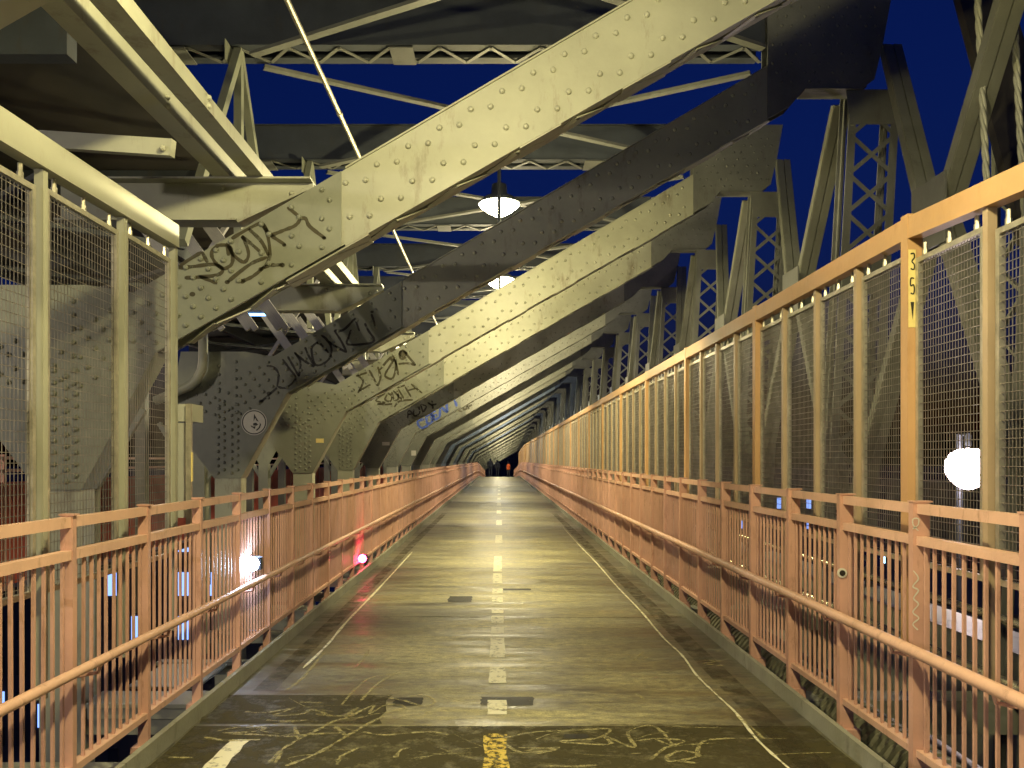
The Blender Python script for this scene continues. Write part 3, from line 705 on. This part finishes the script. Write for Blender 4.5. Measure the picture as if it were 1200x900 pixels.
# bottom chords, pipes and small parts outside the railings
def chord(x0, x1, z0, z1, m, name, label, cat, rivets=True):
    b = MB(); n = 40
    for i in range(n):
        a = -3+DEND*i/n; c_ = -3+DEND*(i+1)/n
        b.add([(x0,a,zf(a)+z0),(x1,a,zf(a)+z0),(x1,c_,zf(c_)+z0),(x0,c_,zf(c_)+z0),(x0,a,zf(a)+z1),(x1,a,zf(a)+z1),(x1,c_,zf(c_)+z1),(x0,c_,zf(c_)+z1)], [(0,3,2,1),(4,5,6,7),(0,1,5,4),(1,2,6,5),(2,3,7,6),(3,0,4,7)])
    return tag(b.build(name, m, origin=(x0,0,z1)), label, cat)
chord(4.0, 4.5, -.95, .10, M['steel'], 'bottom_chord', 'long deep steel chord beam low beyond the right railing', 'beam')
chord(3.95, 4.55, -1.25, -1.13, M['gusset'], 'ledge_plate', 'flat steel ledge below the chord beam beyond the right railing', 'ledge')
chord(-3.4, -3.0, -2.3, -1.62, M['gusset'], 'bottom_chord', 'long steel chord beam under the foot of the left columns', 'beam')
for (x, z, r, lab) in ((3.72,.42,.035,'upper thin shiny service pipe beyond the right railing'),(3.66,-.02,.05,'lower thin shiny service pipe beyond the right railing')):
    tag(MB().tube([(x,-3,z),(x,76,z)], r, 12).build('service_pipe', M['shiny'], origin=(x,0,z), smooth=True), lab, 'pipe')
b = MB(); pts = []; rad = []
y = -2.0
while y < 40: pts += [(2.52,y,-.30),(2.52,y+.05,-.30),(2.52,y+.055,-.30),(2.52,y+.095,-.30)]; rad += [.20,.20,.175,.175]; y += .10
b.tube(pts, rad, 14); tag(b.build('corrugated_pipe', M['pipe'], origin=(2.52,0,-.3)), 'ribbed dark pipe lying beside the kerb under the right railing', 'pipe')
for i in range(40):
    y = 2.2+1.22*i
    tag(MB().box(-3.0,-1.90,y,y+.10,-.20,-.17).box(-3.0,-1.90,y+.04,y+.06,-.29,-.20).build('outrigger', M['steel'], origin=(-2.5,y,-.2)), f'{i+1 if i>40 else ORD[i+1]} short steel outrigger under the left railing, counted from the viewer', 'outrigger', 'outriggers under the left railing')
strip_o = strip('bearing_plate', -2.9, -2.35, -.165, 6.3, 7.0, M['steel'], .7, .02); tag(strip_o, 'flat square steel plate below the left railing', 'plate')

# junction box at the end of the left fence
root = empty('junction_box', (-2.2, 5.66, 1.0), 'grey metal junction box on a post at the end of the beige mesh fence', 'junction box')
O = (-2.2, 5.66, 1.0)
MB().box(-2.23,-2.10,5.55,5.75,1.86,1.98).build('hood', M['beige'], root, O)
MB().box(-2.135,-2.10,5.52,5.55,1.05,1.98).build('post', M['galv'], root, O)
b = MB().box(-2.25,-2.16,5.56,5.70,1.2,1.85); b.build('box_body', M['beige'], root, O)
MB().box(-2.10,-2.095,5.525,5.548,1.45,1.65).build('label_plate', M['yellow_tag'], root, O)

# ------------------------------------------------------------------ walkway lamps
M['glow'] = emit('lamp_glow', (1.0,.90,.62), 40); M['glow_cool'] = emit('lamp_glow_cool', (.75,.87,1.0), 16)
def lamp(k, cool=False, power=None):
    x, d, z = 0.0, bay(k)+.50, (4.64 if k == 3 else 4.765 if k > 0 else 4.45)+zf(bay(k)); O = (x, d, z)
    root = empty('walkway_lamp', O, f'glowing lamp hung from the {ORD[k] if k > 0 else ("first hidden" if k else "hidden")} knee brace over the walkway', 'lamp', 'walkway lamps')
    MB().lathe([(.03,.26),(.09,.24),(.10,.12),(.20,.07),(.27,.0),(.255,-.004),(.17,.05),(.0,.06)], *O).build('housing', M['dark_steel'], root, O, True)
    MB().lathe([(.25,-.006),(.235,-.03),(.15,-.095),(.07,-.14),(.0,-.15)], *O).build('refractor', M['glow_cool'] if cool else M['glow'], root, O, True)
    MB().tube([(x, d, z+.25), (x, d, z+.42), (x, d-.25, z+.42), (x-.0, d-.33, up(x)+.02+zf(d))], .022, 8).build('bracket', M['dark_steel'], root, O)
    ld = bpy.data.lights.new('lamp_light', 'POINT'); ld.energy = power or (LAMP_POWER*(.85 if k < 1 else 1))*(.6 if cool else 1); ld.color = (.80,.90,1) if cool else (WARM if k < 5 else (1, .86, .52)); ld.shadow_soft_size = .10
    lo_ = bpy.data.objects.new('lamp_light', ld); COL.objects.link(lo_); lo_.parent = root; lo_.location = (0, 0, -.25)
for k in (-1,0,2,3,5,6,8,9,11,13,14,16,17,19,20,22,24,26,28,30,32,35,38): lamp(k, cool=(k in (11,14,20)))

# ------------------------------------------------------------------ beyond the fences
# street lamp on the right roadway
def street_lamp(x, d, z, r, ground, col, power, label, gm, nm='street_lamp'):
    O = (x, d, ground); root = empty(nm, O, label, 'street lamp')
    MB().lathe([(0,r*.92),(r*.4,r*.86),(r*.75,r*.66),(r*.95,r*.32),(r,.0),(r*.93,-r*.3),(r*.74,-r*.62),(r*.45,-r*.88),(r*.2,-r*1.0),(0,-r*1.03)], x, d, z, 32).build('globe', gm, root, O, True)
    MB().tube([(x+.1, d+r*1.2, ground),(x+.1, d+r*1.2, z+r*1.6),(x, d, z+r*1.5),(x, d, z+r*1.02)], .05, 8).build('pole', M['dark_steel'], root, O)
    ld = bpy.data.lights.new('street_light', 'POINT'); ld.energy = power; ld.color = col; ld.shadow_soft_size = r
    l = bpy.data.objects.new('street_light', ld); COL.objects.link(l); l.parent = root; l.location = (0, -r-.35, z-ground-.2)
street_lamp(8.1, 14.0, 1.46, .37, -3.2, (1,.82,.80), 60, 'round pinkish white roadway lamp glowing through the orange mesh fence', emit('globe_glow', (1,.80,.78), 24))
street_lamp(-12.5, 13.0, 4.6, .15, -1.2, (1,.75,.5), 300, 'small warm roadway lamp beyond the tracks, hidden side', emit('globe_warm', (1,.75,.5), 12))
street_lamp(-13.0, -3.0, 3.9, .18, -1.2, (1,.88,.72), 1500, 'added unseen fill lamp beyond the tracks behind the viewer', emit('fill_lamp_glow', (1,.8,.6), 12))  # added fill behind the camera, lifts the shaded fronts of the frames
street_lamp(-12.5, 32.0, 4.6, .15, -1.2, (1,.78,.6), 400, 'second warm roadway lamp beyond the tracks, further away', emit('globe_warm2', (1,.75,.5), 12))
# red barrier railing on the far roadway
O = (-9.8, 8, -.2); root = empty('red_barrier', O, 'red paneled barrier along the roadway beyond the left columns', 'barrier')
MB().box(-9.84,-9.80,6,110,-.9,1.15).build('panel', M['red'], root, O)
b = MB(); b.box(-9.82,-9.76,6,110,1.35,1.41); b.box(-9.82,-9.76,6,110,1.6,1.66); b.build('rail', M['salmon'], root, O)
for i in range(50): MB().box(-9.85,-9.77,6+2*i,6.08+2*i,-1,1.7).build('post', M['salmon'], root, O)
# rail deck at upper left
root = empty('track_deck', (-6.5, 10, 5.0), 'dark sooty underside of the raised track deck at upper left', 'track deck')
O = (-6.5, 10, 5.0)
MB().box(-9.4,-3.35,-3,60,5.15,5.3).build('plate', M['soot'], root, O)
b = MB()
for i in range(17): b.box(-9.4,-3.36,-1+3.65*i,-.85+3.65*i,4.75,5.149)
for x in (-4.6,-6.2,-7.8): b.box(x,x+.12,-3,60,4.45,4.749)
b.build('joist', M['dark_steel'], root, O)
b = MB()
for k in range(5):
    y = 4.0+3.65*k
    b.bar((-4.1,y,4.4),(-7.6,y+2.9,4.4),.09,.06); b.bar((-7.6,y,4.36),(-4.1,y+2.9,4.36),.09,.06)
tag(b.build('deck_bracing', M['dark_steel'], origin=(-6,8,4.4)), 'crossed dark bracing bars beneath the raised track deck', 'bracing')
b = MB(); b.bar((-3.6,5.1,3.66),(-1.95,4.85,3.46),.05,.10); b.rivet(-2.0,4.82,3.45,.02,.02)
tag(b.build('hanger_bar', M['steel'], origin=(-2.6,5,3.5)), 'short beige steel bar sloping to the stringer above the left fence', 'bar')
# inner truss diagonals beyond the columns
for i in range(9):
    y = bay(i+1)+2.5; b = MB()
    for x in (-3.95,-3.60,-3.28):
        for q in (0,.075): b.bar((x+q, y, 4.35), (x+q+1.0, y+.02, 2.95), .06, .05, (0,1,0))
    b.bar((-2.7, y+.1, 4.3), (-3.6, y+.1, 2.9), .05, .05, (0,1,0))
    tag(b.build('track_brace', M['truss3'], origin=(-3.5,y,3.6)), f'{ORD[i+1]} set of pale sloping channel braces seen between the left gussets, counted from the viewer', 'brace', 'sloping channel braces')
tl = tag(MB().box(-3.15,-2.80,9.9,9.94,3.36,3.385).box(-3.15,-2.80,9.9,9.94,3.40,3.425).build('light_tube', emit('tube_blue', (.15,.45,1), 6), origin=(-3,9.9,3.4)), 'pair of thin blue light tubes under the cross beam', 'light tube')
# suspender ropes
def rope(x, d, z0, x1, z1, label):
    b = MB(); n = 90
    for s_ in range(3):
        pts = []
        for i in range(n+1):
            t = i/n; a = t*60+s_*2.094; pts.append((x+(x1-x)*t+.014*math.cos(a), d+.014*math.sin(a), z0+(z1-z0)*t))
        b.tube(pts, .017, 6)
    tag(b.build('suspender_rope', M['steel'], origin=(x,d,z0), smooth=True), label, 'rope', 'suspender ropes')
rope(4.08, 7.0, 6.6, 4.30, 2.2, 'twisted steel suspender rope dropping behind the orange fence, closer to the lattice')
rope(4.38, 7.0, 6.6, 4.62, 2.2, 'twisted steel suspender rope at the edge of the picture, behind the orange fence')
b = MB(); b.bar((5.1, 9.2, 8.2),(5.1, 7.5, 3.6),.10,.55,(1,0,0))
tag(b.build('main_brace', M['soot'], origin=(5.1,8,5)), 'sooty dark broad truss member behind the pale diagonals at upper right', 'truss member')
# outer lattice panel at far right
b = MB()
for i in range(6):
    z = 1.5+.75*i; b.bar((5.6,8.2,z),(5.6,9.1,z+.75),.05,.03); b.bar((5.6,9.1,z),(5.6,8.2,z+.75),.05,.03)
b.box(5.57,5.63,8.1,8.18,.5,6.5); b.box(5.57,5.63,9.1,9.18,.5,6.5)
tag(b.build('outer_lattice', M['gusset'], origin=(5.6,8.5,1)), 'outer laced steel post behind the suspender ropes', 'truss post')

# signal light, headlight
def small_light(name, x, d, z, r, base, m, col, power, label, cat):
    O = (x, d, base); root = empty(name, O, label, cat)
    MB().lathe([(0,r),(r*.7,r*.7),(r,0),(r*.7,-r*.7),(0,-r)], x, d, z, 16).build('lens', m, root, O, True)
    MB().lathe([(r*1.1,-.05),(r*1.15,.0),(r*1.1,.05)], x, d+.06, z, 16).build('case', M['dark_steel'], root, O)
    MB().box(x-.09, x-.0, d+r*1.2, d+r*1.5, z-.015, z+.015).build('clamp', M['dark_steel'], root, O)
    ld = bpy.data.lights.new(name+'_light', 'POINT'); ld.energy = power; ld.color = col; ld.shadow_soft_size = r
    l = bpy.data.objects.new(name+'_light', ld); COL.objects.link(l); l.parent = root; l.location = (0, -r-.1, z-base)
small_light('marker_light', -1.975, 11.7, .17, .062, 0.0, emit('red_glow', (1,.03,.12), 40), (1,.05,.15), 2.5, 'small glowing red marker light at the foot of the left railing', 'marker light')
small_light('work_light', -2.0, 6.55, .755, .062, .12, emit('white_glow', (.62,.74,1), 60), (.6,.75,1), 3, 'bluish white work light glaring behind the balusters of the left railing', 'work light')

# city buildings below
WN = {}
def building(x0, x1, d, z0, z1, depth, cols, rows, lit, label, hue, face='front'):
    O = ((x0+x1)/2, d, z0); root = empty('apartment_building', O, label, 'building')
    MB().box(x0, x1, d, d+depth, z0, z1).build('wall', M['facade'], root, O)
    MB().box(x0-.3, x1+.3, d-.3, d+depth+.3, z1, z1+.5).build('parapet', M['facade'], root, O)
    cw = (x1-x0)/cols; rh = (z1-z0)/rows; n = 0; dark = MB(); rnd = random.Random(int(abs(x0)*10))
    for i in range(cols):
        for j in range(rows):
            a = x0+cw*(i+.28); c_ = x0+cw*(i+.72); za = z0+rh*(j+.25); zb = z0+rh*(j+.78)
            if rnd.random() < lit and n < 95:
                b = MB(); b.box(a, c_, d-.06, d-.002, za, zb); b.build('window', M[hue], root, O); n += 1
            else: dark.box(a, c_, d-.06, d-.002, za, zb)
    tag(dark.build('dark_window', M['soot'], root, O), kind='stuff')
M['win_far'] = emit('window_far', (.25,.38,.6), .25)
M['win_cool'] = emit('window_cool', (.22,.38,1), 1.5); M['win_warm'] = emit('window_warm', (1,.75,.5), 1.2)
building(-30, -15, 52, -36, -2.2, 14, 10, 12, .30, 'dark apartment block with bluish lit windows seen between the left balusters', 'win_cool')
building(-52, -33, 60, -36, -4.5, 14, 12, 12, .22, 'lower dark block with bluish lit windows beyond the left railing', 'win_cool')
building(17, 31, 40, -36, -6.5, 14, 11, 13, .5, 'lit block with bluish windows low beyond the right railing', 'win_cool')
building(40, 60, 70, -36, -1.0, 14, 12, 12, .14, 'distant dark block beyond the right railing and the round lamp', 'win_cool')
building(28, 44, 110, -36, -3.0, 14, 12, 12, .14, 'far block with few bluish windows beyond the orange fence', 'win_cool')
building(-6, 26, 240, -36, 9, 14, 34, 44, .06, 'distant block with dim bluish windows closing the view past the crest', 'win_far')
building(-95, -60, 120, -36, -3, 14, 16, 10, .16, 'far low block with scattered lit windows beyond the tracks', 'win_cool')
building(22, 36, 62, -36, -9, 14, 12, 12, .35, 'block with warm lit windows low beyond the right railing', 'win_warm')
building(-46, -30, 95, -36, -6, 14, 12, 12, .3, 'block with warm lit windows behind the bluish one at left', 'win_warm')
for i, (x, y) in enumerate(((1098,622),(1112,629),(893,580),(1053,587),(985,692),(1037,655),(1180,595),(980,548),(1120,585))):
    d = 90; p = ((x-585)/950*d, d, 1.6-(y-538.5)/950*d)
    tag(MB().lathe([(0,.5),(.38,.3),(.5,0),(.38,-.3),(0,-.5)], *p, 10).build('city_light', emit('city_glow', (.25,.5,1), 6), origin=p), f'{ORD[i+1]} tiny blue city light beyond the right railing', 'light', 'tiny blue city lights')

# ------------------------------------------------------------------ people beyond the crest
def person(x, d, h, hand, shirt, legs_m, label, stride=.16):
    z0 = zf(d); O = (x, d, z0); s = h/1.75
    j = {'pelvis':(0,0,.95,.135),'waist':(0,0,1.12,.125),'chest':(0,0,1.35,.165),'neck':(0,0,1.50,.06),'head':(0,.0,1.60,.095),'top':(0,0,1.69,.075),
         'shl':(-.19,0,1.42,.065),'ell':(-.25,.03,1.14,.05),'wrl':(-.24,-.05,.90,.035),'hal':(-.24,-.07,.82,.035),
         'shr':(.19,0,1.42,.065),'elr':(.25,-.02,1.14,.05),'wrr':(.25,.06,.90,.035),'har':(.25,.08,.82,.035),
         'hil':(-.09,0,.88,.10),'knl':(-.10,stride*.5,.50,.07),'anl':(-.10,stride*.3,.09,.045),'tol':(-.10,stride*.3-.15,.035,.035),
         'hir':(.09,0,.88,.10),'knr':(.10,-stride*.5,.50,.07),'anr':(.10,-stride,.09,.045),'tor':(.10,-stride-.15,.035,.035)}
    names = list(j); idx = {n: i for i, n in enumerate(names)}
    E = [('pelvis','waist'),('waist','chest'),('chest','neck'),('neck','head'),('head','top'),('chest','shl'),('shl','ell'),('ell','wrl'),('wrl','hal'),('chest','shr'),('shr','elr'),('elr','wrr'),('wrr','har'),
         ('pelvis','hil'),('hil','knl'),('knl','anl'),('anl','tol'),('pelvis','hir'),('hir','knr'),('knr','anr'),('anr','tor')]
    me = bpy.data.meshes.new('person'); me.from_pydata([tuple(c*s for c in j[n][:3]) for n in names], [(idx[a], idx[b_]) for a, b_ in E], []); me.update()
    o = bpy.data.objects.new('person', me); COL.objects.link(o); o.location = O
    sm = o.modifiers.new('skin', 'SKIN'); lay = me.skin_vertices[0] if me.skin_vertices else None
    if lay is None:
        bpy.context.view_layer.objects.active = o
        lay = me.skin_vertices[0]
    for i, n in enumerate(names): lay.data[i].radius = (j[n][3]*s, j[n][3]*s); lay.data[i].use_root = (i == 0)
    o.modifiers.new('sub', 'SUBSURF').levels = 1; o.modifiers['sub'].render_levels = 2
    me.materials.append(legs_m)
    tag(o, label, 'person')
    # jacket and hair as clothing children
    MB().lathe([(.17*s,.88*s),(.20*s,1.0*s),(.19*s,1.15*s),(.225*s,1.34*s),(.19*s,1.46*s),(.08*s,1.53*s)], 0, 0, 0, 14).build('jacket', shirt, o)
    MB().lathe([(.102*s,1.60*s),(.105*s,1.66*s),(.07*s,1.72*s),(0,1.735*s)], 0, .01, 0, 12).build('hair', M['dark_cloth'], o)
person(-.88, 80.5, 1.84, 0, M['dark_cloth'], M['dark_cloth'], 'person in dark jacket walking, left of the walking pair at the crest')
person(-.18, 81.0, 1.70, 0, M['dark_cloth'], M['dark_cloth'], 'person in dark clothes walking on the right of the pair at the crest')
person(1.0, 88.0, 1.70, 0, M['orange_cloth'], M['dark_cloth'], 'person in bright orange jacket further off past the crest')
